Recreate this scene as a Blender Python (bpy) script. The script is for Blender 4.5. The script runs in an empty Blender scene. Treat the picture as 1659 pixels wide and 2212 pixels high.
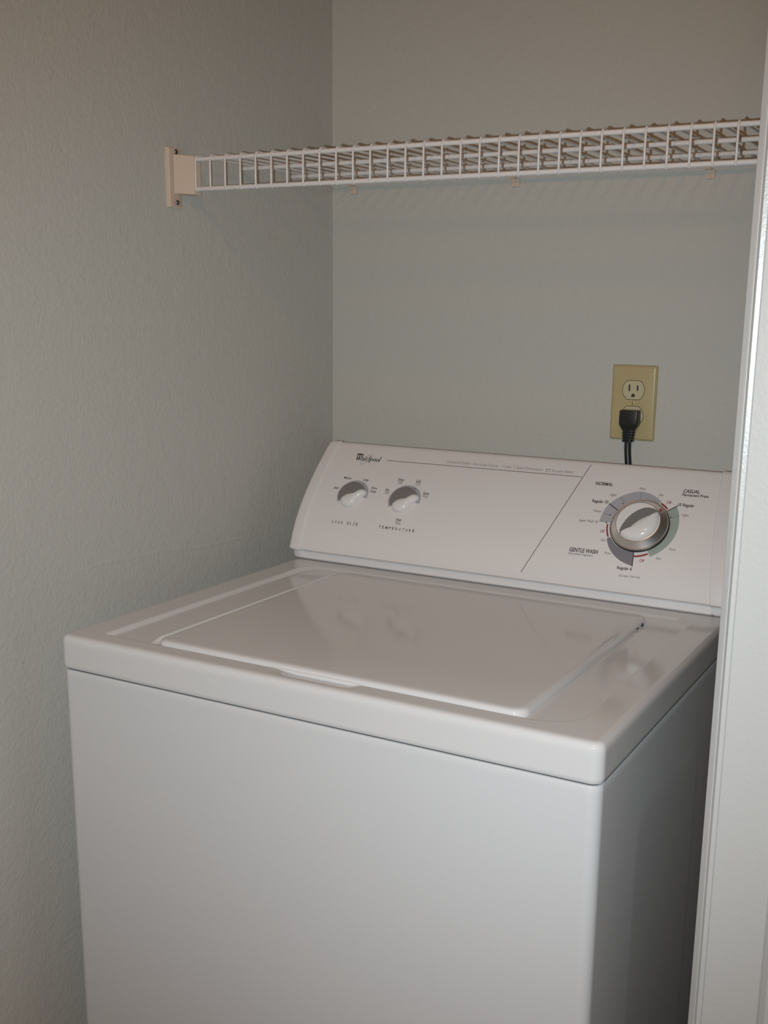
import bpy, bmesh, math
from mathutils import Vector, Matrix

# ------------------------------------------------------------------ camera, world, lights, exposure
SC = bpy.context.scene
COL = SC.collection
Z0 = 0.875                      # height of the washer's cabinet top above the floor
TH = 0.00747                    # the room is turned this much against the washer
WX, WY = -0.0703, 0.7328        # left wall and back wall (room frame)

cam_data = bpy.data.cameras.new('camera')
cam = bpy.data.objects.new('camera', cam_data)
COL.objects.link(cam)
CAM_R = Vector((0.8776, 0.4792, 0.0145))
CAM_U = Vector((-0.1194, 0.1891, 0.9747))
CAM_F = Vector((-0.4643, 0.8571, -0.2231))
CAM_P = Vector((0.9781, -0.9113, 0.4230 + Z0))
m3 = Matrix((CAM_R, CAM_U, -CAM_F)).transposed()
cam.matrix_world = Matrix.Translation(CAM_P) @ m3.to_4x4()
cam_data.sensor_fit = 'VERTICAL'
cam_data.sensor_height = 24.0
cam_data.sensor_width = 18.0
cam_data.lens = 2365.48 / 2212.0 * 24.0
cam_data.shift_x = -(889.97 - 829.5) / 2212.0
cam_data.shift_y = (1218.4 - 1106.0) / 2212.0
cam_data.clip_start = 0.02
SC.camera = cam

SC.view_settings.view_transform = 'Standard'
SC.view_settings.look = 'None'
SC.view_settings.exposure = 0.0
SC.view_settings.gamma = 1.0
SC.view_settings.use_curve_mapping = False

SC.cycles.sample_clamp_indirect = 0.5

world = bpy.data.worlds.new('world')
SC.world = world
world.use_nodes = True
bg = world.node_tree.nodes['Background']
bg.inputs['Color'].default_value = (1.0, 0.93, 0.85, 1)
bg.inputs['Strength'].default_value = 0.0

def add_light(name, kind, loc, energy, color, size=0.1, rot=None, size_y=None):
    d = bpy.data.lights.new(name, kind)
    d.energy = energy
    d.color = color
    if kind == 'AREA':
        d.size = size
        if size_y:
            d.shape = 'RECTANGLE'; d.size_y = size_y
    else:
        d.shadow_soft_size = size
    o = bpy.data.objects.new(name, d)
    o.location = loc
    if rot: o.rotation_euler = rot
    COL.objects.link(o)
    return o

# the camera's own small flash, right beside the lens
FLASH, FLASH_C = 45.5, (0.81, 0.935, 1.0)
LAMP, LAMP_C = 15.0, (1.0, 0.48, 0.16)
fl = add_light('camera_flash', 'SPOT', CAM_P - CAM_R*0.028 - CAM_U*0.006 + CAM_F*0.01, FLASH, FLASH_C, 0.004)
fl.data.spot_size = math.radians(88)
fl.data.spot_blend = 1.0
fl.rotation_euler = (CAM_F + CAM_U*0.015 - CAM_R*0.02).to_track_quat('-Z', 'Y').to_euler()
# the warm lamp on the ceiling of the room behind the camera
add_light('ceiling_lamp', 'POINT', (0.95, -1.05, 2.36), LAMP, LAMP_C, 0.14)

# ------------------------------------------------------------------ materials
def mat(name, color, rough=0.5, metal=0.0, spec=0.5, coat=0.0, bump=None, mottle=None):
    m = bpy.data.materials.new(name)
    m.use_nodes = True
    nt = m.node_tree
    b = nt.nodes['Principled BSDF']
    b.inputs['Base Color'].default_value = (*color, 1)
    b.inputs['Roughness'].default_value = rough
    b.inputs['Metallic'].default_value = metal
    b.inputs['Specular IOR Level'].default_value = spec
    b.inputs['Coat Weight'].default_value = coat
    tc = nt.nodes.new('ShaderNodeTexCoord')
    if mottle:
        scale, amount = mottle
        n = nt.nodes.new('ShaderNodeTexNoise')
        n.inputs['Scale'].default_value = scale
        n.inputs['Detail'].default_value = 3
        nt.links.new(tc.outputs['Object'], n.inputs['Vector'])
        r = nt.nodes.new('ShaderNodeMapRange')
        r.inputs['To Min'].default_value = 1 - amount
        r.inputs['To Max'].default_value = 1 + amount
        nt.links.new(n.outputs['Fac'], r.inputs['Value'])
        v = nt.nodes.new('ShaderNodeVectorMath'); v.operation = 'SCALE'
        v.inputs[0].default_value = color
        nt.links.new(r.outputs['Result'], v.inputs['Scale'])
        nt.links.new(v.outputs['Vector'], b.inputs['Base Color'])
    if bump:
        prev = None
        for scale, dist in bump:
            n = nt.nodes.new('ShaderNodeTexNoise')
            n.inputs['Scale'].default_value = scale
            n.inputs['Detail'].default_value = 2.0
            nt.links.new(tc.outputs['Object'], n.inputs['Vector'])
            bp = nt.nodes.new('ShaderNodeBump')
            bp.inputs['Strength'].default_value = 1.0
            bp.inputs['Distance'].default_value = dist
            nt.links.new(n.outputs['Fac'], bp.inputs['Height'])
            if prev: nt.links.new(prev.outputs['Normal'], bp.inputs['Normal'])
            prev = bp
        nt.links.new(prev.outputs['Normal'], b.inputs['Normal'])
    return m

M = {}
M['wall'] = mat('wall_paint', (0.545, 0.53, 0.485), 0.6, spec=0.3, bump=[(170, 0.0007), (55, 0.0007)], mottle=(300, 0.03))
M['hall_wall'] = mat('hall_paint', (0.66, 0.63, 0.58), 0.7, bump=[(170, 0.001)])
M['ceiling'] = mat('ceiling_paint', (0.70, 0.66, 0.60), 0.8, bump=[(120, 0.001)])
M['floor'] = mat('floor_vinyl', (0.46, 0.42, 0.37), 0.5, mottle=(9, 0.15))
M['trim'] = mat('trim_paint', (0.51, 0.50, 0.485), 0.32, bump=[(260, 0.0002)])
M['enamel'] = mat('white_enamel', (0.70, 0.685, 0.68), 0.09, spec=0.5, bump=[(900, 0.00001)])
M['cabinet'] = mat('white_enamel_cabinet', (0.685, 0.68, 0.685), 0.22, spec=0.5)
M['plastic'] = mat('white_console_plastic', (0.78, 0.74, 0.725), 0.38, spec=0.4)
M['panel'] = mat('white_console_panel', (0.78, 0.74, 0.725), 0.42, spec=0.4)
M['knob'] = mat('knob_white', (0.78, 0.76, 0.74), 0.16, spec=0.5)
M['knob_grey'] = mat('knob_grey', (0.21, 0.195, 0.19), 0.35)
M['dial_grey'] = mat('dial_grey', (0.19, 0.185, 0.18), 0.4)
M['chrome'] = mat('brushed_chrome', (0.90, 0.87, 0.84), 0.32, metal=1.0)
M['black_rubber'] = mat('black_rubber', (0.016, 0.016, 0.017), 0.35)
M['dark_gap'] = mat('dark_gap', (0.03, 0.03, 0.032), 0.7)
M['ink'] = mat('ink_dark', (0.05, 0.046, 0.046), 0.5)
M['ink_soft'] = mat('ink_soft', (0.18, 0.165, 0.16), 0.5)
M['ink_pale'] = mat('ink_pale', (0.34, 0.31, 0.30), 0.5)
M['ink_red'] = mat('ink_red', (0.30, 0.045, 0.05), 0.5)
M['ink_brown'] = mat('ink_brown', (0.22, 0.165, 0.135), 0.5)
M['band_blue'] = mat('band_blue_grey', (0.41, 0.41, 0.45), 0.45)
M['band_violet'] = mat('band_violet_grey', (0.215, 0.205, 0.235), 0.45)
M['band_green'] = mat('band_green_grey', (0.34, 0.40, 0.36), 0.45)
M['almond'] = mat('almond_plate', (0.49, 0.40, 0.21), 0.28, mottle=(40, 0.03))
M['ivory'] = mat('ivory_receptacle', (0.56, 0.49, 0.31), 0.3)
M['slot'] = mat('slot_dark', (0.03, 0.022, 0.018), 0.6)
M['vinyl'] = mat('white_vinyl_wire', (0.74, 0.70, 0.68), 0.33)
M['beige'] = mat('beige_plastic', (0.66, 0.53, 0.42), 0.45)
M['steel'] = mat('screw_steel', (0.22, 0.22, 0.22), 0.3, metal=1.0)

# ------------------------------------------------------------------ helpers
def obj(name, bm, m, parent=None, smooth=None, loc=None):
    """link a bmesh as ONE mesh object (coordinates are world coordinates unless loc is given)"""
    bmesh.ops.recalc_face_normals(bm, faces=bm.faces)
    me = bpy.data.meshes.new(name)
    bm.to_mesh(me); bm.free()
    me.materials.append(m)
    if smooth is not None:
        for p in me.polygons: p.use_smooth = True
        if smooth < 180:
            try: me.set_sharp_from_angle(angle=math.radians(smooth))
            except Exception: pass
    o = bpy.data.objects.new(name, me)
    COL.objects.link(o)
    if parent:
        o.parent = parent
        w = Vector((0, 0, 0)); q = parent
        while q: w += q.location; q = q.parent
        o.location = (Vector(loc) if loc else Vector((0, 0, 0))) - w
    elif loc: o.location = loc
    return o

def thing(name, label, cat, loc, group=None):
    o = bpy.data.objects.new(name, None)
    o.empty_display_size = 0.05
    COL.objects.link(o)
    o.location = loc
    o['label'] = label; o['category'] = cat
    if group: o['group'] = group
    return o

def structure(name, bm, m, parent=None, **k):
    o = obj(name, bm, m, parent, **k)
    if not parent: o['kind'] = 'structure'
    return o

def RW(x, y, z):
    """room frame (seam height) -> world"""
    c, s = math.cos(TH), math.sin(TH)
    return Vector((c*x - s*y, s*x + c*y, z + Z0))

def WW(x, y, z): return Vector((x, y, z + Z0))

def add_prism(bm, pts_a, pts_b, cap=True):
    va = [bm.verts.new(p) for p in pts_a]; vb = [bm.verts.new(p) for p in pts_b]
    n = len(va)
    for i in range(n):
        bm.faces.new((va[i], va[(i+1) % n], vb[(i+1) % n], vb[i]))
    if cap:
        bm.faces.new(va[::-1]); bm.faces.new(vb)
    return va, vb

def add_box(bm, x0, x1, y0, y1, z0, z1, T=WW, bev=0.0):
    pa = [T(x0, y0, z0), T(x1, y0, z0), T(x1, y1, z0), T(x0, y1, z0)]
    pb = [T(x0, y0, z1), T(x1, y0, z1), T(x1, y1, z1), T(x0, y1, z1)]
    va, vb = add_prism(bm, pa, pb)
    if bev:
        ed = list({e for v in va+vb for e in v.link_edges})
        bmesh.ops.bevel(bm, geom=ed, offset=bev, segments=2, affect='EDGES', profile=0.5)

def add_loops(bm, loops, cap0=True, cap1=True, closed=True):
    """skin a list of equally long point loops"""
    rows = [[bm.verts.new(p) for p in l] for l in loops]
    n = len(rows[0])
    for a, b in zip(rows, rows[1:]):
        for i in range(n if closed else n-1):
            j = (i+1) % n
            bm.faces.new((a[i], a[j], b[j], b[i]))
    if cap0: bm.faces.new(rows[0][::-1])
    if cap1: bm.faces.new(rows[-1])
    return rows

def add_tube(bm, path, r, sides=8):
    path = [Vector(p) for p in path]
    up = Vector((0.123, 0.456, 0.88)).normalized()
    loops = []; prev = None
    for i, p in enumerate(path):
        d = (path[min(i+1, len(path)-1)] - path[max(i-1, 0)]).normalized()
        a = (prev if prev else d.cross(up))
        a = (a - d*a.dot(d)).normalized(); prev = a
        b = d.cross(a)
        rr = r[i] if isinstance(r, (list, tuple)) else r
        loops.append([p + (a*math.cos(t) + b*math.sin(t))*rr for t in [2*math.pi*k/sides for k in range(sides)]])
    add_loops(bm, loops)

def rrect(x0, x1, y0, y1, r, n=6):
    """rounded rectangle, counter clockwise; r may be 0 (points coincide)"""
    out = []
    for cx, cy, a0 in ((x1-r, y0+r, -90), (x1-r, y1-r, 0), (x0+r, y1-r, 90), (x0+r, y0+r, 180)):
        for k in range(n+1):
            a = math.radians(a0 + 90*k/n)
            out.append((cx + r*math.cos(a), cy + r*math.sin(a)))
    return out

def sstep(a, b, x):
    t = max(0.0, min(1.0, (x-a)/(b-a)))
    return t*t*(3-2*t)

# ------------------------------------------------------------------ the room
ZF, ZC = -Z0, 2.44 - Z0
FY0, FY1 = -0.036, 0.080            # front wall of the closet
XR = 1.30                           # right end of the closet
HX1, HY0 = 2.45, -3.60              # the room in front of it
bm = bmesh.new(); add_box(bm, WX-0.10, HX1+0.1, HY0-0.1, WY+0.10, ZF-0.05, ZF, RW); structure('floor', bm, M['floor'])
bm = bmesh.new(); add_box(bm, WX-0.10, HX1+0.1, HY0-0.1, WY+0.10, ZC, ZC+0.05, RW); structure('ceiling', bm, M['ceiling'])
bm = bmesh.new(); add_box(bm, WX-0.10, WX, HY0-0.1, WY+0.10, ZF, ZC, RW); structure('wall_left', bm, M['wall'])
wl = bpy.data.objects['wall_left']
rg = [(0.075, 0.0825), (0.1046, 0.0872), (0.130, 0.0895), (0.1601, 0.0902), (0.190, 0.0880), (0.2236, 0.0866), (0.2621, 0.0862), (0.320, 0.0790), (0.3768, 0.0737), (0.440, 0.0728), (0.5078, 0.0719), (0.60, 0.070)]
bm = bmesh.new()   # edge of an old paint patch, a low ridge in the plaster
rl = []
for k, (y, z) in enumerate(rg):
    f = min(1.0, k/2, (len(rg)-1-k)/2)
    rl.append([RW(WX + a*f - 0.0001, y, z+b) for a, b in ((0, 0.0018), (0.00035, 0.0008), (0.00050, -0.0004), (0.00032, -0.0026), (0, -0.0060))])
add_loops(bm, rl, False, False, closed=False)
obj('paint_ridge', bm, M['wall'], wl, smooth=180)
bm = bmesh.new(); add_box(bm, WX, XR+0.1, WY, WY+0.10, ZF, ZC, RW); structure('wall_back', bm, M['wall'])
bm = bmesh.new(); add_box(bm, XR, XR+0.1, FY1, WY, ZF, ZC, RW); structure('wall_right', bm, M['wall'])
OX = 0.8045                         # right side of the opening, behind the jamb
bm = bmesh.new()
add_box(bm, OX, HX1, FY0, FY1, ZF, ZC, RW)
add_box(bm, WX, OX, FY0, FY1, 2.08-Z0, ZC, RW)      # header over the opening
structure('wall_front', bm, M['wall'])
bm = bmesh.new(); add_box(bm, HX1, HX1+0.1, HY0, FY1, ZF, ZC, RW); structure('wall_room_right', bm, M['hall_wall'])
bm = bmesh.new(); add_box(bm, WX, HX1, HY0-0.1, HY0, ZF, ZC, RW); structure('wall_room_far', bm, M['hall_wall'])
# baseboard along the left wall inside the closet
bm = bmesh.new(); add_box(bm, WX, WX+0.012, HY0, WY, ZF, ZF+0.085, RW, 0.003); structure('baseboard_left', bm, M['trim'])

# door casing: moulded section swept up the right side of the opening
def casing_section():
    return [(0.8050, FY0), (0.7960, FY0), (0.7958, -0.0440), (0.7963, -0.0453), (0.7969, -0.0450), (0.7990, -0.0480),
            (0.7997, -0.0488), (0.8030, -0.0483), (0.8036, -0.0474), (0.8041, -0.0487), (0.8490, -0.0494),
            (0.8500, -0.0482), (0.8508, -0.0500), (0.8560, -0.0535), (0.8620, -0.0535), (0.8650, -0.0505), (0.8650, FY0)]
sec = casing_section()
ZT = 2.13 - Z0
bm = bmesh.new()
add_prism(bm, [WW(x, y, ZF) for x, y in sec], [WW(x, y, ZT) for x, y in sec])
cas = structure('trim_1', bm, M['trim'])
bm = bmesh.new()   # jamb lining the opening
jb = [(0.7905, FY1), (0.7905, -0.0392), (0.7908, -0.0398), (0.7952, -0.0436), (0.7957, -0.0430), (0.7957, FY0+0.001), (OX, FY0+0.001), (OX, FY1)]
add_prism(bm, [WW(x, y, ZF) for x, y in jb], [WW(x, y, 2.07-Z0) for x, y in jb])
structure('trim_2', bm, M['trim'])
bm = bmesh.new()   # head casing
add_box(bm, WX+0.01, 0.865, -0.0535, FY0, 2.07-Z0, 2.13-Z0, WW, 0.002)
structure('trim_3', bm, M['trim'])

# ------------------------------------------------------------------ washing machine
W, D, HB = 0.686, 0.662, 0.0396
wm = thing('washing_machine', 'white top-loading washing machine with a knob console, standing in the closet', 'washing machine', (W/2, D/2, 0))

# cabinet
bm = bmesh.new()
loops = []
for ins, z in ((0.02, ZF+0.005), (0.004, ZF+0.012), (0.001, ZF+0.02), (0.001, -0.60), (0.001, -0.012), (0.001, -0.0052), (0.0016, -0.0036), (0.0030, -0.0030), (0.008, -0.0028)):
    loops.append([WW(x, y, z) for x, y in rrect(ins, W-ins, ins, D-ins, 0.0145 - min(ins, 0.012), 8)])
add_loops(bm, loops)
cabinet = obj('cabinet', bm, M['cabinet'], wm, smooth=40)
bm = bmesh.new()   # black ring added as painted shade in the open joint under the cover
add_loops(bm, [[WW(x, y, z) for x, y in rrect(0.0034, W-0.0034, 0.0034, D-0.0034, 0.010, 8)] for z in (-0.0034, 0.0004)])
obj('gap_shade', bm, M['dark_gap'], wm)
# pressed field in the right side of the cabinet
bm = bmesh.new()
pr = []
for ins, dx in ((0, 0.0008), (0.006, 0.0011), (0.014, 0.0012)):
    pr.append([WW(W-0.001+dx-0.0008, y, z) for y, z in rrect(0.125+ins, 0.392-ins, -0.78+ins, -0.085-ins, 0.03, 5)])
add_loops(bm, pr)
obj('side_panel', bm, M['cabinet'], wm, smooth=40)
# leveling feet
for fx, fy in ((0.05, 0.05), (W-0.05, 0.05), (0.05, D-0.05), (W-0.05, D-0.05)):
    bm = bmesh.new()
    add_loops(bm, [[WW(fx+r*math.cos(a), fy+r*math.sin(a), z) for a in [2*math.pi*k/12 for k in range(12)]] for r, z in ((0.017, ZF), (0.019, ZF+0.003), (0.012, ZF+0.007))])
    obj('foot', bm, M['black_rubber'], wm)

# top cover
def cover_h(x, y):
    inl = sstep(0.0440, 0.0535, x)
    inr = 1 - sstep(0.6440, 0.6475, x)
    inf = sstep(0.0290, 0.0325, y)
    inb = 1 - sstep(0.464, 0.479, y)
    # rounded plan corners
    cxl, cyb, r = 0.080, 0.440, 0.030
    m = inl*inr*inf*inb
    if x < cxl and y > cyb:
        d = math.hypot(x-cxl, y-cyb)
        m = (1 - sstep(r-0.006, r+0.008, d))*1.0
        m = max(0, m)
    cxr, cyf = 0.607, 0.072
    if x > cxr and y < cyf:
        d = math.hypot(x-cxr, y-cyf)
        m = 1 - sstep(0.0375, 0.0412, d)
    if x > cxr and y > cyb:
        d = math.hypot(x-cxr, y-cyb)
        m = min(m, 1 - sstep(r, r+0.014, d))
    h = -0.0042*m
    # small raised lip beside the lid
    h += 0.0056*sstep(0.1055, 0.1115, x)*(1 - sstep(0.1130, 0.1195, x))*sstep(0.033, 0.062, y)*(1 - sstep(0.428, 0.446, y))
    # finger scoop in the front rim
    h -= 0.0036*sstep(0.296, 0.330, x)*(1 - sstep(0.392, 0.412, x))*sstep(0.011, 0.031, y)*(1-sstep(0.050, 0.055, y))
    return h
bm = bmesh.new()
INS = 0.0105
loops = []
for ins, z, r in ((0.004, -0.0010, 0.011), (0.0008, -0.0010, 0.012), (0.0, -0.0002, 0.0125), (0.0, 0.0040, 0.0125), (0.0, HB-0.0120, 0.0125), (0.0, HB-0.0085, 0.0125), (0.0005, HB-0.0055, 0.012), (0.0017, HB-0.0030, 0.011),
                  (0.0036, HB-0.0012, 0.009), (0.0062, HB-0.0003, 0.0065), (0.0085, HB, 0.0035), (INS, HB, 0.0)):
    loops.append([WW(x, y, z) for x, y in rrect(ins, W-ins, ins, D-ins, r, 8)])
add_loops(bm, loops, cap1=False)
def axis(a, b, fine, coarse, zones):
    out = [a]; v = a
    while v < b - 1e-6:
        st = fine if any(p <= v <= q for p, q in zones) else coarse
        v = min(b, v + st); out.append(v)
    return out
gx = axis(INS, W-INS, 0.0011, 0.005, ((0.040, 0.060), (0.102, 0.121), (0.294, 0.335), (0.388, 0.415), (0.604, 0.650)))
gy = axis(INS, D-INS, 0.0011, 0.006, ((0.010, 0.074), (0.424, 0.482)))
grid = [[bm.verts.new(WW(x, y, HB + cover_h(x, y))) for x in gx] for y in gy]
for j in range(len(gy)-1):
    for i in range(len(gx)-1):
        bm.faces.new((grid[j][i], grid[j][i+1], grid[j+1][i+1], grid[j+1][i]))
obj('top_cover', bm, M['enamel'], wm, smooth=60)

# lid
bm = bmesh.new()
LX0, LX1, LY0, LY1 = 0.1210, 0.5935, 0.0335, 0.4500
loops = []
LT = HB + 0.0040
for ins, z in ((0.001, HB-0.0060), (0.0, HB-0.0052), (0.0, HB-0.0012), (0.0006, HB+0.0008), (0.0022, HB+0.0026), (0.0045, HB+0.0036), (0.0075, LT), (0.012, LT)):
    loops.append([WW(x, y, z) for x, y in rrect(LX0+ins, LX1-ins, LY0+ins, LY1-ins, 0.017-min(ins, 0.010), 7)])
add_loops(bm, loops)
lid = obj('lid', bm, M['enamel'], wm, smooth=60)
bm = bmesh.new()   # finger lip under the front edge of the lid
ls = [(LY0+0.006, HB+0.0004), (LY0-0.0008, HB-0.0002), (LY0-0.0022, HB-0.0022), (LY0-0.0016, HB-0.0046), (LY0+0.004, HB-0.0056)]
lp = []
for x, k in ((0.282, 0.25), (0.292, 0.9), (0.300, 1), (0.405, 1), (0.413, 0.9), (0.421, 0.25)):
    lp.append([WW(x, LY0+0.004+(y-LY0-0.004)*k, HB-0.0012+(z-HB+0.0012)*k) for y, z in ls])
add_loops(bm, lp)
obj('finger_lip', bm, M['enamel'], lid, smooth=60)
for x in (LX1+0.0005, LX0-0.0005):
    bm = bmesh.new()
    add_tube(bm, [WW(x-0.004, 0.421, HB-0.0022), WW(x+0.0010, 0.421, HB-0.0022)], 0.0020, 10)
    add_tube(bm, [WW(x-0.004, 0.401, HB-0.0022), WW(x+0.0006, 0.401, HB-0.0022)], 0.0014, 8)
    obj('hinge_pin', bm, M['dark_gap'], lid, smooth=50)

# console: section in (y, z), face curve y(z)
CP = (-3.166, 4.1594, -0.1699, 0.4831)
def face_y(z): return ((CP[0]*z + CP[1])*z + CP[2])*z + CP[3]
NZ = 60
FZ = [0.058 + (0.2125-0.058)*i/(NZ-1) for i in range(NZ)]
FY = [face_y(z) for z in FZ]
FS = [0.0]
for i in range(1, NZ): FS.append(FS[-1] + math.hypot(FY[i]-FY[i-1], FZ[i]-FZ[i-1]))
def S(x, s, w=0.0):
    """console face: x across, s up along the face, w out of it -> world"""
    i = 0
    while i < NZ-2 and FS[i+1] < s: i += 1
    k = (s-FS[i])/(FS[i+1]-FS[i])
    y = FY[i]+(FY[i+1]-FY[i])*k; z = FZ[i]+(FZ[i+1]-FZ[i])*k
    # smooth normal
    zm = z; dy = (3*CP[0]*zm + 2*CP[1])*zm + CP[2]
    L = math.hypot(dy, 1.0)
    return WW(x, y - w/L, z + w*dy/L)
def console_section(off=0.0):
    def o(y, z, ny, nz): return (y + ny*off, z + nz*off)
    p = [(0.5050, HB+0.0012), (0.5000, HB+0.0016), (0.4975, HB+0.0040), o(0.4966, 0.0500, -.5, 0), o(0.4966, 0.0530, -.5, 0), o(0.4945, 0.0556, -.6, -.3), o(0.4882, 0.0572, -.8, -.6), o(0.4864, 0.0590, -1, 0)]
    for z in [0.0605 + (0.2108-0.0605)*i/17 for i in range(18)] + [0.2118]:
        dy = (3*CP[0]*z + 2*CP[1])*z + CP[2]; L = math.hypot(dy, 1)
        p.append(o(face_y(z), z, -1/L, dy/L))
    p += [o(0.6056, 0.2134, -.6, .8), o(0.6078, 0.2148, -.45, .9), o(0.6102, 0.2156, -.2, 1), o(0.6130, 0.2158, 0, 1), (0.6155, 0.2154+off), (0.6200, 0.2120), (0.6900, 0.1500), (0.6900, HB+0.0012)]
    return p
cs = console_section()
bm = bmesh.new()
add_prism(bm, [WW(0.017, y, z) for y, z in cs], [WW(W-0.020, y, z) for y, z in cs])
console = obj('console', bm, M['panel'], wm, smooth=35)
ce = console_section(0.0016)
cm = console_section(0.0008)
def inset_section(p, k):
    cy, cz = 0.59, 0.12
    return [(cy+(y-cy)*k, max(cz+(z-cz)*k, HB+0.0012)) for y, z in p]
bm = bmesh.new()
rows = []
for x, sec_ in ((-0.0015, inset_section(ce, 0.955)), (-0.0008, inset_section(ce, 0.975)), (0.0012, inset_section(ce, 0.99)), (0.0040, ce), (0.0176, ce), (0.0182, cm)):
    rows.append([WW(x, y, z) for y, z in sec_])
add_loops(bm, rows)
obj('end_cap', bm, M['plastic'], wm, smooth=50)
bm = bmesh.new()
rows = []
for kx, sec_ in ((0, cm), (0.0006, ce), (None, ce), (0.0028, inset_section(ce, 0.99)), (0.0042, inset_section(ce, 0.975)), (0.0052, inset_section(ce, 0.955))):
    r = []
    for (y, z), (y0, z0) in zip(sec_, cs):
        t = max(0, min(1, (z0-0.058)/(0.2125-0.058)))
        xin = 0.6625 - 0.0235*t
        x = (W-0.004) if kx is None else ((xin+kx) if kx < 0.001 else W-0.0045+kx)
        r.append(WW(x, y, z))
    rows.append(r)
add_loops(bm, rows)
obj('end_cap', bm, M['plastic'], wm, smooth=50)

# --- print on the console face
INK = 0.00025
def add_poly(bm, pts, w=INK, w0=None):
    f = [bm.verts.new(S(x, s, w)) for x, s in pts]
    bm.faces.new(f)
def add_line(bm, a, b, th, w=INK, n=8):
    ax, as_ = a; bx, bs = b
    L = math.hypot(bx-ax, bs-as_); nx, ns = -(bs-as_)/L*th/2, (bx-ax)/L*th/2
    prev = None
    for i in range(n+1):
        k = i/n; x = ax+(bx-ax)*k; s = as_+(bs-as_)*k
        cur = (bm.verts.new(S(x+nx, s+ns, w)), bm.verts.new(S(x-nx, s-ns, w)))
        if prev: bm.faces.new((prev[0], prev[1], cur[1], cur[0]))
        prev = cur
def add_band(bm, c, a0, a1, rin, rout, w=INK, n=28):
    prev = None
    for i in range(n+1):
        k = i/n; a = math.radians(a0+(a1-a0)*k)
        ri = rin(k) if callable(rin) else rin; ro = rout(k) if callable(rout) else rout
        cur = (bm.verts.new(S(c[0]+ri*math.cos(a), c[1]+ri*math.sin(a), w)), bm.verts.new(S(c[0]+ro*math.cos(a), c[1]+ro*math.sin(a), w)))
        if prev: bm.faces.new((prev[0], prev[1], cur[1], cur[0]))
        prev = cur
def flat(name, bm, m, parent): return obj(name, bm, m, parent)

TEXTS = [
    ('Small', 0.0479, 0.1078, 0.0564, 0.1077, 0.0042, 'i'),
    ('Medium', 0.0585, 0.1283, 0.0723, 0.1279, 0.0042, 'i'),
    ('Large', 0.0945, 0.1282, 0.1038, 0.1276, 0.0042, 'i'),
    ('Extra', 0.1147, 0.1146, 0.1247, 0.1141, 0.0040, 'i'),
    ('Large', 0.1147, 0.1087, 0.1251, 0.1080, 0.0040, 'i'),
    ('LOAD SIZE', 0.0668, 0.0488, 0.1141, 0.0491, 0.0045, 's'),
    ('TEMPERATURE', 0.1511, 0.0491, 0.2134, 0.0494, 0.0044, 's'),
    ('Hot', 0.1403, 0.1141, 0.1467, 0.1137, 0.0042, 'i'),
    ('Cold', 0.1407, 0.1084, 0.1482, 0.1082, 0.0041, 'l'),
    ('Warm', 0.1542, 0.1348, 0.1649, 0.1344, 0.0043, 'i'),
    ('Cold', 0.1564, 0.1287, 0.1638, 0.1284, 0.0043, 'l'),
    ('Cold', 0.1863, 0.1350, 0.1942, 0.1348, 0.0043, 'i'),
    ('Cold', 0.1873, 0.1290, 0.1950, 0.1285, 0.0043, 'l'),
    ('Warm', 0.2057, 0.1143, 0.2163, 0.1140, 0.0041, 'i'),
    ('Warm', 0.2071, 0.1085, 0.2163, 0.1081, 0.0041, 'l'),
    ('Wash', 0.1764, 0.0647, 0.1857, 0.0646, 0.0038, 'i'),
    ('Rinse', 0.1772, 0.0591, 0.1857, 0.0588, 0.0037, 'l'),
    ('Commercial Quality - Extra Large Capacity - 7 Cycles - 2 Speed Combinations -', 0.2225, 0.1770, 0.3838, 0.1768, 0.0052, 'g'),
    ('Porcelain Basket', 0.3962, 0.1766, 0.4289, 0.1774, 0.0049, 'g'),
    ('NORMAL', 0.4680, 0.1602, 0.4935, 0.1602, 0.0058, 'b'),
    ('CASUAL', 0.5942, 0.1602, 0.6167, 0.1607, 0.0058, 'b'),
    ('Permanent Press', 0.5942, 0.1544, 0.6299, 0.1550, 0.0044, 'b'),
    ('GENTLE WASH', 0.4590, 0.0491, 0.5003, 0.0498, 0.0057, 'b'),
    ('Intermittent Agitation', 0.4588, 0.0449, 0.4942, 0.0451, 0.0031, 'l'),
    ('Light', 0.4940, 0.1434, 0.5036, 0.1433, 0.0043, 'l'),
    ('Rinse', 0.5333, 0.1587, 0.5418, 0.1589, 0.0039, 'l'),
    ('Spin', 0.5623, 0.1512, 0.5685, 0.1507, 0.0040, 'l'),
    ('Off', 0.5761, 0.1385, 0.5828, 0.1385, 0.0050, 'r'),
    ('10 Regular', 0.5926, 0.1369, 0.6149, 0.1370, 0.0049, 'b'),
    ('Regular 10', 0.4717, 0.1294, 0.4949, 0.1295, 0.0050, 'b'),
    ('Heavy', 0.4786, 0.1138, 0.4896, 0.1138, 0.0039, 'l'),
    ('Super Wash 18', 0.4615, 0.0960, 0.4889, 0.0963, 0.0040, 'l'),
    ('Off', 0.4957, 0.0823, 0.5021, 0.0820, 0.0045, 'r'),
    ('Spin', 0.5003, 0.0699, 0.5071, 0.0697, 0.0035, 'l'),
    ('Rinse', 0.5101, 0.0515, 0.5185, 0.0514, 0.0032, 'l'),
    ('Regular 6', 0.5318, 0.0322, 0.5522, 0.0326, 0.0041, 'b'),
    ('Pull Start  Push Stop', 0.5366, 0.0221, 0.5655, 0.0234, 0.0029, 'l'),
    ('Off', 0.5602, 0.0458, 0.5667, 0.0459, 0.0042, 'r'),
    ('Spin', 0.5816, 0.0525, 0.5883, 0.0525, 0.0033, 'l'),
    ('Rinse', 0.5968, 0.0676, 0.6051, 0.0675, 0.0032, 'l'),
    ('Light', 0.6015, 0.1213, 0.6107, 0.1212, 0.0040, 'l'),
]


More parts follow.
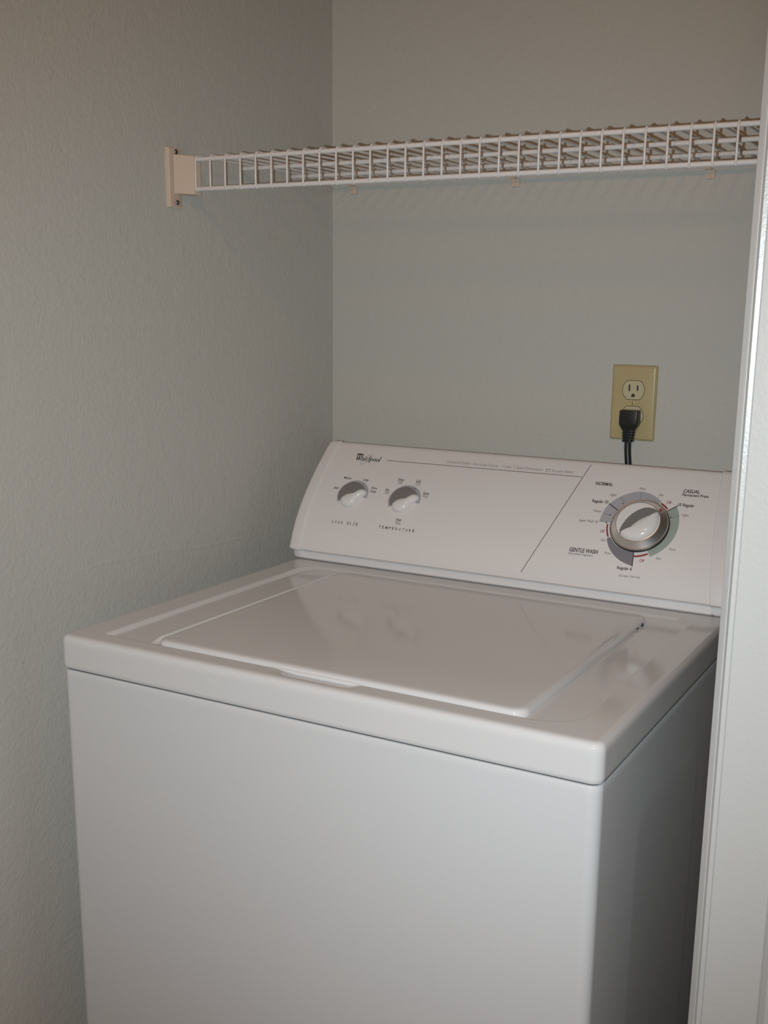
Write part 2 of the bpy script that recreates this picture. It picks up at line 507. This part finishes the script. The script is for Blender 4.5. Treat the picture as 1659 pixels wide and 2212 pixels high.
def text_mesh(body, bold=0.0):
    cu = bpy.data.curves.new('lettering', 'FONT')
    cu.body = body; cu.size = 1.0; cu.resolution_u = 3; cu.offset = bold
    o = bpy.data.objects.new('lettering', cu)
    COL.objects.link(o)
    dg = bpy.context.evaluated_depsgraph_get(); dg.update()
    me = o.evaluated_get(dg).to_mesh()
    vs = [(v.co.x, v.co.y) for v in me.vertices]; fs = [tuple(p.vertices) for p in me.polygons]
    o.evaluated_get(dg).to_mesh_clear()
    bpy.data.objects.remove(o); bpy.data.curves.remove(cu)
    return vs, fs
CAP = None
_vs, _ = text_mesh('H'); CAP = max(v[1] for v in _vs)
def put_text(bm, body, x0, s0, x1, s1, h, bold=0.0):
    vs, fs = text_mesh(body, bold)
    if not vs: return
    mn = min(v[0] for v in vs); mx = max(v[0] for v in vs)
    L = math.hypot(x1-x0, s1-s0); kx = L/(mx-mn); ky = h/CAP
    ux, us = (x1-x0)/L, (s1-s0)/L
    nv = [bm.verts.new(S(x0+ux*(vx-mn)*kx - us*vy*ky, s0+us*(vx-mn)*kx + ux*vy*ky, INK+0.0001)) for vx, vy in vs]
    for f in fs:
        try: bm.faces.new([nv[i] for i in f])
        except ValueError: pass
STY = {'i': ('ink', 0.012), 'l': ('ink_soft', 0.006), 's': ('ink', 0.006), 'g': ('ink_pale', 0.0), 'b': ('ink', 0.022), 'r': ('ink_red', 0.008)}
for body, x0, s0, x1, s1, h, st in TEXTS:
    mk, bold = STY[st]
    b_ = bmesh.new()
    if st == 's':            # widely spaced capitals
        n = len(body); adv = (x1-x0)/(n-0.35)
        for i, ch in enumerate(body):
            if ch == ' ': continue
            wd = adv*(0.18 if ch == 'I' else 0.56)
            put_text(b_, ch, x0+adv*i, s0, x0+adv*i+wd, s0, h, bold)
    else:
        put_text(b_, body, x0, s0, x1, s1, h, bold)
    flat('lettering', b_, M[mk], console)
# fraction strokes between wash and rinse temperatures
for x0, s0, x1 in ((0.1400, 0.1132, 0.1470), (0.1540, 0.1338, 0.1650), (0.1860, 0.1342, 0.1945), (0.2055, 0.1134, 0.2168), (0.1762, 0.0639, 0.1860)):
    b_ = bmesh.new(); add_line(b_, (x0, s0), (x1, s0-0.0001), 0.0005, n=2)
    flat('fraction_stroke', b_, M['ink'], console)
bm = bmesh.new()
add_line(bm, (0.1191, 0.1713), (0.4440, 0.1722), 0.0011, n=6)
flat('printed_line', bm, M['ink_brown'], console)
bm = bmesh.new()
DG = [(0.4506, 0.1968), (0.4453, 0.1701), (0.4397, 0.1445), (0.4336, 0.12), (0.4271, 0.0965), (0.42, 0.0738), (0.4123, 0.052), (0.4039, 0.0308), (0.3946, 0.0101)]
for a, b in zip(DG, DG[1:]): add_line(bm, a, b, 0.0011, n=4)
flat('printed_line', bm, M['ink_brown'], console)
bm = bmesh.new()             # little basket icon
for a, b in (((0.3872, 0.1810), (0.3872, 0.1762)), ((0.3872, 0.1762), (0.3926, 0.1762)), ((0.3926, 0.1762), (0.3930, 0.1800)), ((0.3866, 0.1812), (0.3934, 0.1818)), ((0.3872, 0.1796), (0.3896, 0.1818))):
    add_line(bm, a, b, 0.0006, n=2)
flat('basket_icon', bm, M['ink_soft'], console)

# logo: heavy slanted serif letters with a tall thin loop through them
bm = bmesh.new()
LXs, LS0, XH, CH = 0.0622, 0.1668, 0.0062, 0.0098
def stem(x, s0, s1, w, sl=0.10):
    add_poly(bm, [(x+sl*s0, LS0+s0), (x+w+sl*s0, LS0+s0), (x+w+sl*s1, LS0+s1), (x+sl*s1, LS0+s1)], INK+0.0001)
def serif(x, s, w=0.0026, sl=0.10, t=0.0006): add_poly(bm, [(x+sl*s, LS0+s), (x+w+sl*s, LS0+s), (x+w+sl*s, LS0+s+t), (x+sl*s, LS0+s+t)], INK+0.0001)
def bowl(cx, cs_, rx, rs, thick, a0=0, a1=360, n=16, sl=0.10):
    prev = None
    for i in range(n+1):
        a = math.radians(a0+(a1-a0)*i/n); c_, s_ = math.cos(a), math.sin(a)
        th = 0.0004 + thick*abs(c_)
        def P(rx_, rs_): s = cs_+rs_*s_; return S(cx+rx_*c_+sl*s, LS0+s, INK+0.0001)
        cur = (bm.verts.new(P(rx, rs)), bm.verts.new(P(max(rx-th, 0.0002), rs-0.0006)))
        if prev: bm.faces.new((prev[0], prev[1], cur[1], cur[0]))
        prev = cur
x = LXs
add_line(bm, (x+0.0012, LS0+CH), (x+0.0034, LS0), 0.0017, INK+0.0001, 2); add_line(bm, (x+0.0034, LS0), (x+0.0056, LS0+CH), 0.0008, INK+0.0001, 2)
add_line(bm, (x+0.0052, LS0+CH), (x+0.0072, LS0), 0.0017, INK+0.0001, 2); add_line(bm, (x+0.0072, LS0), (x+0.0096, LS0+CH), 0.0008, INK+0.0001, 2)
serif(x-0.0008, CH-0.0006, 0.0036); serif(x+0.0036, CH-0.0006, 0.0032); serif(x+0.0074, CH-0.0006, 0.003)
x += 0.0096
stem(x, 0, CH+0.0006, 0.0014); bowl(x+0.0029, XH-0.0022, 0.0022, 0.0022, 0.0010, 0, 170); stem(x+0.0039, 0, XH-0.0018, 0.0013); serif(x-0.0004, 0, 0.0024); serif(x+0.0034, 0, 0.0024)
x += 0.0066
stem(x, 0, XH, 0.0013); serif(x-0.0005, 0); serif(x-0.0006, XH-0.0006, 0.0016); stem(x, XH+0.0014, XH+0.0028, 0.0013)
x += 0.0030
stem(x, 0, XH, 0.0013); serif(x-0.0005, 0); bowl(x+0.0026, XH-0.0018, 0.0016, 0.0017, 0.0007, 20, 170, 8)
x += 0.0044
stem(x, 0, CH+0.0006, 0.0013); serif(x-0.0005, 0)
x += 0.0031
stem(x, -0.0028, XH, 0.0013); serif(x-0.0005, -0.0028); bowl(x+0.0026, XH/2, 0.0025, XH/2, 0.0012)
x += 0.0058
bowl(x+0.0024, XH/2, 0.0025, XH/2, 0.0012)
x += 0.0053
bowl(x+0.0024, XH/2, 0.0025, XH/2, 0.0012)
x += 0.0055
stem(x, 0, CH+0.0006, 0.0013); serif(x-0.0005, 0)
# dark lens shaped emblem over the W
em = []
for k in range(20):
    a = 2*math.pi*k/20
    em.append((0.0672+0.0066*math.cos(a), 0.1792+0.0014*math.sin(a)*(1 if math.sin(a) > 0 else 1.3)))
add_poly(bm, em, INK+0.0001)
# loop
prev = None; lc = (0.0830, 0.1706); la = math.radians(58)
for i in range(41):
    a = math.radians(35 + 300*i/40)
    def P(rx_, rs_):
        u, v = rx_*math.cos(a), rs_*math.sin(a)
        return S(lc[0]+u*math.cos(la)-v*math.sin(la), lc[1]+u*math.sin(la)+v*math.cos(la), INK+0.00015)
    th = 0.00022 + 0.00030*abs(math.sin(a))
    cur = (bm.verts.new(P(0.0142, 0.0040)), bm.verts.new(P(0.0142-th*1.3, 0.0040-th)))
    if prev: bm.faces.new((prev[0], prev[1], cur[1], cur[0]))
    prev = cur
flat('logo', bm, M['ink'], console)

# dial print round the timer knob
DC = (0.5465, 0.0984)
bm = bmesh.new()
def n_out(k):
    a = 179 + (62-179)*k
    if a > 148: return 0.0555 + 0.0027*(179-a)/31
    if a > 100: return 0.0582
    return 0.0582 - 0.0100*(100-a)/38
add_band(bm, DC, 179, 62, 0.0400, n_out)
flat('dial_band', bm, M['band_blue'], console)
bm = bmesh.new(); add_band(bm, DC, 40, -59, 0.0400, lambda k: 0.0583 - 0.0010*min(k*5, 1) - 0.0066*k); flat('dial_band', bm, M['band_green'], console)
bm = bmesh.new(); add_band(bm, DC, -85, -148, 0.0400, lambda k: 0.0596 - 0.0142*k); flat('dial_band', bm, M['band_violet'], console)
for a0, a1 in ((60.5, 43.5), (-60.5, -84), (-177.5, -150)):
    bm = bmesh.new(); add_band(bm, DC, a0, a1, 0.0446 if a0 > -100 else 0.0418, 0.0472 if a0 > -100 else 0.0441, INK+0.0001, 10)
    flat('dial_mark', bm, M['ink_red'], console)
def pol(a, r, c=DC): return (c[0]+r*math.cos(math.radians(a)), c[1]+r*math.sin(math.radians(a)))
for a, r0, r1 in ((147.7, 0.0375, 0.0588), (40.0, 0.0415, 0.0602), (-85.0, 0.0405, 0.0606)):
    bm = bmesh.new(); add_line(bm, pol(a, r0), pol(a, r1), 0.0013, INK+0.0002, 4); flat('dial_mark', bm, M['ink'], console)
def dot(bm, a, r, q, c=DC, w=INK+0.0002): add_poly(bm, [(pol(a, r, c)[0]+q*math.cos(t), pol(a, r, c)[1]+q*math.sin(t)) for t in [2*math.pi*k/8 for k in range(8)]], w)
for a in (132, 163.5, 180, 24.5):
    bm = bmesh.new(); dot(bm, a, 0.0450, 0.0011); flat('dial_mark', bm, M['ink'], console)
for a, r0, r1 in ((100, 0.0430, 0.0575), (129, 0.0450, 0.0578), (164.5, 0.0450, 0.0560), (179, 0.0450, 0.0555), (23.5, 0.0450, 0.0570)):
    bm = bmesh.new(); add_line(bm, pol(a, r0), pol(a, r1), 0.0005, INK+0.0001, 3); flat('dial_mark', bm, M['ink_soft'], console)

# --- knobs
def dome(bm, P, outline, prof):
    """raised shape over an outline: prof = [(scale, height)]"""
    n = len(outline)
    # refine the outline with a closed Catmull-Rom curve
    pts = []
    for i in range(n):
        p0, p1, p2, p3 = (outline[(i+k-1) % n] for k in range(4))
        for t in (0, 1/3, 2/3):
            pts.append(tuple(0.5*(2*b + (c-a)*t + (2*a-5*b+4*c-d)*t*t + (3*b-a-3*c+d)*t**3) for a, b, c, d in zip(p0, p1, p2, p3)))
    cx = sum(p[0] for p in pts)/len(pts); cs_ = sum(p[1] for p in pts)/len(pts)
    add_loops(bm, [[P(cx+(a-cx)*k, cs_+(b-cs_)*k, h) for a, b in pts] for k, h in prof])
def frame(c):
    """flat frame tangent to the console face at c; u, v and w in metres"""
    o = S(c[0], c[1], 0); e = 0.004
    U = Vector((1, 0, 0)); V = (S(c[0], c[1]+e, 0)-S(c[0], c[1]-e, 0)).normalized(); Nn = U.cross(V).normalized()
    if Nn.y > 0: Nn = -Nn
    return lambda u, v, w: o + U*u + V*v + Nn*w
MMK = 0.001
def mm(l): return [(a*MMK, b*MMK) for a, b in l]

def small_knob(c, ticks):
    P = frame(c)
    bm = bmesh.new()     # printed half ring behind the knob
    add_band(bm, c, -8, 188, 0.0140, 0.0272)
    add_poly(bm, [(c[0]-0.0272, c[1]-0.0030), (c[0]-0.0140, c[1]-0.0020), (c[0]-0.0140, c[1]-0.0125), (c[0]-0.0232, c[1]-0.0140)])
    flat('dial_band', bm, M['band_blue'], console)
    for a in ticks:
        bm = bmesh.new(); dot(bm, a, 0.0245, 0.0009, c); add_line(bm, pol(a, 0.0240, c), pol(a, 0.0268, c), 0.0004, INK+0.0001, 2)
        flat('dial_mark', bm, M['ink'], console)
    k = None
    bm = bmesh.new()     # body with the grey scoop
    out = [(0.0238*math.cos(math.radians(a))-0.0010, 0.0238*math.sin(math.radians(a))-0.0006) for a in range(-150, 31, 9)][::-1]
    out += [(a*0.001, b*0.001) for a, b in ((-19.5, -13.6), (-13, -14.0), (-2, -14.5), (12, -6), (19, 2), (21, 8))]
    out = [(0.0225*math.cos(math.radians(a))-0.0008, 0.0225*math.sin(math.radians(a))-0.0004) for a in range(28, 217, 9)] + mm([(-12, -14.2), (-2, -15), (10, -8), (17, 2)])
    add_loops(bm, [[P(u*k_, v*k_, w) for u, v in out] for k_, w in ((1.0, 0.0002), (1.0, 0.0030), (0.985, 0.0038), (0.93, 0.0040))])
    k = obj('selector_knob', bm, M['knob_grey'], wm, smooth=40)
    bm = bmesh.new()
    o2 = mm([(-15.0, -12.5), (-12.5, -18.5), (-6, -22.0), (2, -22.4), (9, -18.5), (13.5, -11.5), (16.5, -5.5), (24.2, 5.6), (17.0, 9.6), (10.5, 2.6), (3.5, 0.4), (-5, -2.2), (-11.5, -6.8)])
    dome(bm, P, o2, ((1.0, 0.0002), (1.0, 0.0042), (0.96, 0.0062), (0.86, 0.0080), (0.68, 0.0094), (0.42, 0.0102), (0.15, 0.0105)))
    obj('grip', bm, M['knob'], k, smooth=60)['label'] = 'white grip with pointer'
small_knob((0.0862, 0.0999), (151, 107, 62))
small_knob((0.1788, 0.1003), (160, 105, 63))

P = frame((DC[0]+0.0022, DC[1]+0.0003))
def ring(prof, n=64): return [[P(r*math.cos(2*math.pi*k/n), r*math.sin(2*math.pi*k/n), w) for k in range(n)] for r, w in prof]
bm = bmesh.new(); add_loops(bm, ring(((0.0412, 0.0), (0.0412, 0.0016), (0.0405, 0.0024), (0.0390, 0.0026))))
td = obj('timer_dial', bm, M['black_rubber'], wm, smooth=40)
bm = bmesh.new()
add_loops(bm, ring(((0.0398, 0.0020), (0.0400, 0.0036), (0.0394, 0.0046), (0.0384, 0.0044), (0.0378, 0.0050), (0.0318, 0.0112), (0.0308, 0.0124), (0.0300, 0.0126), (0.0296, 0.0118))), cap0=False, cap1=False)
obj('chrome_ring', bm, M['chrome'], td, smooth=35)['label'] = 'brushed chrome ring'
bm = bmesh.new(); add_loops(bm, ring(((0.0300, 0.0030), (0.0300, 0.0116), (0.0294, 0.0120), (0.027, 0.0121))))
obj('knob_face', bm, M['plastic'], td, smooth=40)['label'] = 'white knob face'
bm = bmesh.new()
o3 = mm([(-20.0, -22.2), (-22.0, -16.5), (-20.5, -8), (-17, 1.5), (-11.5, 10.5), (-4, 18), (4, 22.6), (11, 23.4), (18, 22.2), (23.6, 18.6), (16, 11), (6, 5), (-4, -6), (-10, -16)])
add_loops(bm, [[P(u, v, w) for u, v in o3] for w in (0.0119, 0.0126)])
obj('scoop', bm, M['dial_grey'], td, smooth=40)['label'] = 'dark grey crescent inset'
bm = bmesh.new()
o4 = mm([(-19.5, -20.5), (-11, -27.0), (0, -28.8), (11, -26.6), (20.5, -20.0), (26.6, -10), (28.4, 2), (27.0, 11), (24.4, 17.2), (17.0, 11.8), (9, 6.6), (1, 0.0), (-6.2, -8.5), (-11.5, -17.8)])
dome(bm, P, o4, ((1.0, 0.0118), (1.0, 0.0132), (0.97, 0.0152), (0.90, 0.0172), (0.76, 0.0192), (0.55, 0.0206), (0.30, 0.0213), (0.10, 0.0215)))
obj('grip', bm, M['knob'], td, smooth=60)['label'] = 'white domed grip'
bm = bmesh.new()
add_loops(bm, [[P(0.0262+a, 0.0212+b, w) for a, b in ((-.0016, -.0016), (.0016, -.0016), (.0016, .0016), (-.0016, .0016))] for w in (0.0118, 0.0130)])
obj('pointer_mark', bm, M['ink_red'], td)

# ------------------------------------------------------------------ wall outlet
OXC, OZC = 0.4735, 0.2945
PW, PH, PD = 0.0350, 0.0570, 0.0058
def OW(u, v, w): return RW(OXC+u, WY-w, OZC+v)
wo = thing('wall_outlet', 'almond duplex wall outlet with screwed plate on the back wall above the washer console', 'outlet', RW(OXC, WY, OZC))
bm = bmesh.new()
add_loops(bm, [[OW(u, v, w) for u, v in rrect(-PW+i, PW-i, -PH+i, PH-i, max(0.0022-i*0.4, 0.0005), 4)] for i, w in ((0, 0.0), (0, 0.0022), (0.0010, 0.0040), (0.0030, 0.0054), (0.0042, PD))])
obj('cover_plate', bm, M['almond'], wo, smooth=40)
def duplex(cv, i):
    out = []
    r = 0.0172 - i; h = 0.0143 - i
    a0 = math.degrees(math.asin(min(1, h/r)))
    for k in range(13): a = math.radians(-a0+2*a0*k/12); out.append((r*math.cos(a), cv+r*math.sin(a)))
    for k in range(13): a = math.radians(180-a0+2*a0*k/12); out.append((r*math.cos(a), cv+r*math.sin(a)))
    return out
for cv in (0.01945, -0.01945):
    bm = bmesh.new(); add_loops(bm, [[OW(u, v, w) for u, v in duplex(cv, -0.0004)] for w in (PD-0.001, PD+0.00015)])
    rc = obj('receptacle', bm, M['ivory'], wo)
    bm = bmesh.new()
    a_, b_ = [[OW(u, v, PD+0.0003) for u, v in duplex(cv, i)] for i in (-0.0005, 0.0002)]
    add_loops(bm, [a_, b_], False, False)
    obj('joint', bm, M['slot'], rc)
    bm = bmesh.new(); add_loops(bm, [[OW(u, v, w) for u, v in duplex(cv, i)] for i, w in ((0.0003, PD), (0.0003, PD+0.0007), (0.0009, PD+0.0011))])
    obj('face', bm, M['ivory'], rc)
    for u0, hgt in ((-0.0064, 0.0050), (0.0064, 0.0040)):
        bm = bmesh.new(); add_loops(bm, [[OW(u0+a*0.0012, cv+0.0032+b*hgt, w) for a, b in ((-1, -1), (1, -1), (1, 1), (-1, 1))] for w in (PD+0.0004, PD+0.0013)])
        obj('slot', bm, M['slot'], rc)
    bm = bmesh.new()
    gp = [(0.0027*math.cos(math.radians(a)), 0.0027*math.sin(math.radians(a))) for a in range(0, 181, 20)] + [(-0.0027, -0.0024), (0.0027, -0.0024)]
    add_loops(bm, [[OW(u, cv-0.0080+v, w) for u, v in gp] for w in (PD+0.0004, PD+0.0013)])
    obj('slot', bm, M['slot'], rc)
bm = bmesh.new(); add_loops(bm, [[OW(r*math.cos(a), r*math.sin(a), w) for a in [2*math.pi*k/16 for k in range(16)]] for r, w in ((0.0032, PD-0.001), (0.0032, PD+0.0004), (0.0022, PD+0.0010))])
sc = obj('screw', bm, M['almond'], wo, smooth=40)
bm = bmesh.new(); add_loops(bm, [[OW(a*0.00035, b*0.0024, w) for a, b in ((-1, -1), (1, -1), (1, 1), (-1, 1))] for w in (PD+0.0004, PD+0.0012)])
obj('slot', bm, M['slot'], sc)

# ------------------------------------------------------------------ power cord
pc = thing('power_cord', 'black power cord with flat plug pushed into the lower socket of the outlet', 'cord', OW(0, -0.0195, 0.007))
def plug_loop(v, hw, w0, w1, u0=0.0, r=0.0025):
    return [OW(u0+a, v, b) for a, b in rrect(-hw, hw, w0, w1, min(r, hw*0.6, (w1-w0)*0.45), 3)]
bm = bmesh.new()
B = PD + 0.0011
add_loops(bm, [plug_loop(-0.0100, 0.0128, B+0.001, B+0.0165), plug_loop(-0.0107, 0.0144, B, B+0.0185), plug_loop(-0.0200, 0.0146, B, B+0.0195), plug_loop(-0.0298, 0.0146, B, B+0.0195),
               plug_loop(-0.0330, 0.0138, B+0.001, B+0.0190), plug_loop(-0.0370, 0.0112, B+0.002, B+0.0180), plug_loop(-0.0400, 0.0098, B+0.003, B+0.0175)])
obj('plug', bm, M['black_rubber'], pc, smooth=40)
for u0 in (-0.0064, 0.0064):
    bm = bmesh.new(); add_box(bm, OXC+u0-0.0007, OXC+u0+0.0007, WY-B-0.002, WY-0.001, OZC-0.0195-0.003, OZC-0.0195+0.006, RW)
    obj('prong', bm, M['steel'], pc)
bm = bmesh.new()
rows = []
v = -0.0395
for k in range(5):
    t = k/4; hw = 0.0095-0.0014*t
    rows += [plug_loop(v, hw*0.84, B+0.0035, B+0.0165, -0.0002*k), plug_loop(v-0.0004, hw, B+0.0028, B+0.0172, -0.0002*k), plug_loop(v-0.0026, hw*0.98, B+0.0028, B+0.0172, -0.0002*k), plug_loop(v-0.0030, hw*0.84, B+0.0035, B+0.0165, -0.0002*k)]
    v -= 0.0040
add_loops(bm, rows)
obj('strain_relief', bm, M['black_rubber'], pc, smooth=35)
bm = bmesh.new()
add_tube(bm, [OW(-0.0008, -0.056, B+0.010), OW(-0.0006, -0.070, B+0.0102), OW(0.0012, -0.085, B+0.011), OW(0.0040, -0.105, B+0.012), OW(0.0060, -0.130, B+0.012), OW(0.0070, -0.180, B+0.011), OW(0.004, -0.30, B+0.010), OW(-0.01, -0.50, B+0.012), OW(-0.05, -0.70, B+0.014)], 0.0052, 12)
obj('cable', bm, M['black_rubber'], pc, smooth=60)

# ------------------------------------------------------------------ wire shelf
ZS, HS, YS = 0.6263, 0.0391, 0.3500
RR, RWI = 0.0031, 0.0015
XE = 1.24
ws = thing('wire_shelf', 'white vinyl-coated wire shelf running along the back wall above the washer', 'shelf', RW(0.4, 0.53, ZS))
def long_rod(y, z, x0=-0.0640):
    bm = bmesh.new(); add_tube(bm, [RW(x0, y, z), RW(0.5, y, z), RW(XE, y, z)], RR, 12)
    obj('long_rod', bm, M['vinyl'], ws, smooth=60)
RODS = ((YS, ZS), (YS+0.125, ZS+0.0026), (YS+0.250, ZS+0.0048), (YS+0.368, ZS+0.0060))
for y, z in RODS: long_rod(y, z)
long_rod(YS, ZS-HS)
def deck_wire(x):
    top = RR + RWI*0.8
    f = YS-RR-RWI*0.8
    p = [(YS+0.372, RODS[3][1]+top), (YS+0.250, RODS[2][1]+top), (YS+0.125, RODS[1][1]+top), (YS+0.03, ZS+top+0.0004), (YS, ZS+top),
         (YS-RR*0.62, ZS+top*0.74), (f, ZS), (f, ZS-HS*0.5), (f, ZS-HS), (YS-RR*0.62, ZS-HS-top*0.62)]
    return [RW(x, y, z) for y, z in p]
bm = bmesh.new(); add_tube(bm, [Vector(q)-RW(0, YS, ZS) for q in deck_wire(0.0)], RWI, 7)
w0 = obj('deck_wire', bm, M['vinyl'], ws, smooth=70, loc=RW(-0.0496, YS, ZS))
for i in range(1, 50):
    w1 = w0.copy(); COL.objects.link(w1); w1.parent = ws
    w1.location = RW(-0.0496+0.0254*i, YS, ZS) - ws.location

# ------------------------------------------------------------------ shelf bracket on the left wall
br = thing('shelf_bracket', 'beige plastic end bracket screwed to the left wall holding the shelf end', 'bracket', RW(WX, YS, 0.60))
bm = bmesh.new()
add_loops(bm, [[RW(WX+w, y, z) for y, z in rrect(0.3075+i, 0.3378-i, 0.5600+i, 0.6390-i, 0.002, 3)] for i, w in ((0, 0.0), (0, 0.0020), (0.0012, 0.0030))])
obj('base_plate', bm, M['beige'], br, smooth=40)
bm = bmesh.new(); add_box(bm, WX+0.001, WX+0.0060, 0.3078, 0.3176, 0.5604, 0.6384, RW, 0.0015)
obj('edge_rib', bm, M['beige'], br)
bm = bmesh.new()   # cup with a slanted front that takes the ends of the two front rods
cup = ((WX+0.001, 0.3180), (WX+0.0195, 0.3440), (WX+0.0195, 0.3585), (WX+0.001, 0.3640))
add_loops(bm, [[RW(WX+0.008+(x-WX-0.008)*k, 0.345+(y-0.345)*k, z) for x, y in cup] for z, k in ((ZS-HS-0.0078, 0.95), (ZS-HS-0.0068, 1.0), (ZS+0.0030, 1.0), (ZS+0.0040, 0.95))])
obj('socket', bm, M['beige'], br)
for z in (0.6340, 0.5675):
    bm = bmesh.new(); add_loops(bm, [[RW(WX+w, 0.3270+r*math.cos(a), z+r*math.sin(a)) for a in [2*math.pi*k/14 for k in range(14)]] for r, w in ((0.0034, 0.002), (0.0034, 0.0036), (0.0026, 0.0046), (0.0010, 0.0050))])
    obj('screw', bm, M['steel'], br, smooth=50)

# ------------------------------------------------------------------ clips that hang the back of the shelf on the wall
cy, cz = RODS[3]
names_ = ('beige wall clip under the shelf nearest the room corner', 'beige wall clip under the middle of the wire shelf', 'beige wall clip under the shelf nearest the white door casing')
for x, lab in zip((-0.028, 0.266, 0.566), names_):
    cl = thing('shelf_clip', lab, 'clip', RW(x, WY, cz), 'wall clips under the wire shelf')
    bm = bmesh.new()
    add_box(bm, x-0.0065, x+0.0065, WY-0.0040, WY, cz-0.0160, cz-0.0034, RW, 0.001)
    obj('base', bm, M['beige'], cl)
    bm = bmesh.new()
    rows = []
    for xx in (x-0.0045, x+0.0045):
        rows.append([RW(xx, cy+r*math.cos(math.radians(a)), cz+r*math.sin(math.radians(a))) for r, seq in ((RR+0.0004, range(-190, 11, 20)), (RR+0.0022, range(10, -191, -20))) for a in seq])
    add_loops(bm, rows)
    obj('hook', bm, M['beige'], cl, smooth=40)
    bm = bmesh.new(); add_loops(bm, [[RW(x+0.0002+r*math.cos(a), WY-w, cz-0.0112+r*math.sin(a)) for a in [2*math.pi*k/12 for k in range(12)]] for r, w in ((0.0026, 0.0035), (0.0026, 0.0052), (0.0012, 0.0060))])
    obj('nail', bm, M['beige'], cl, smooth=50)
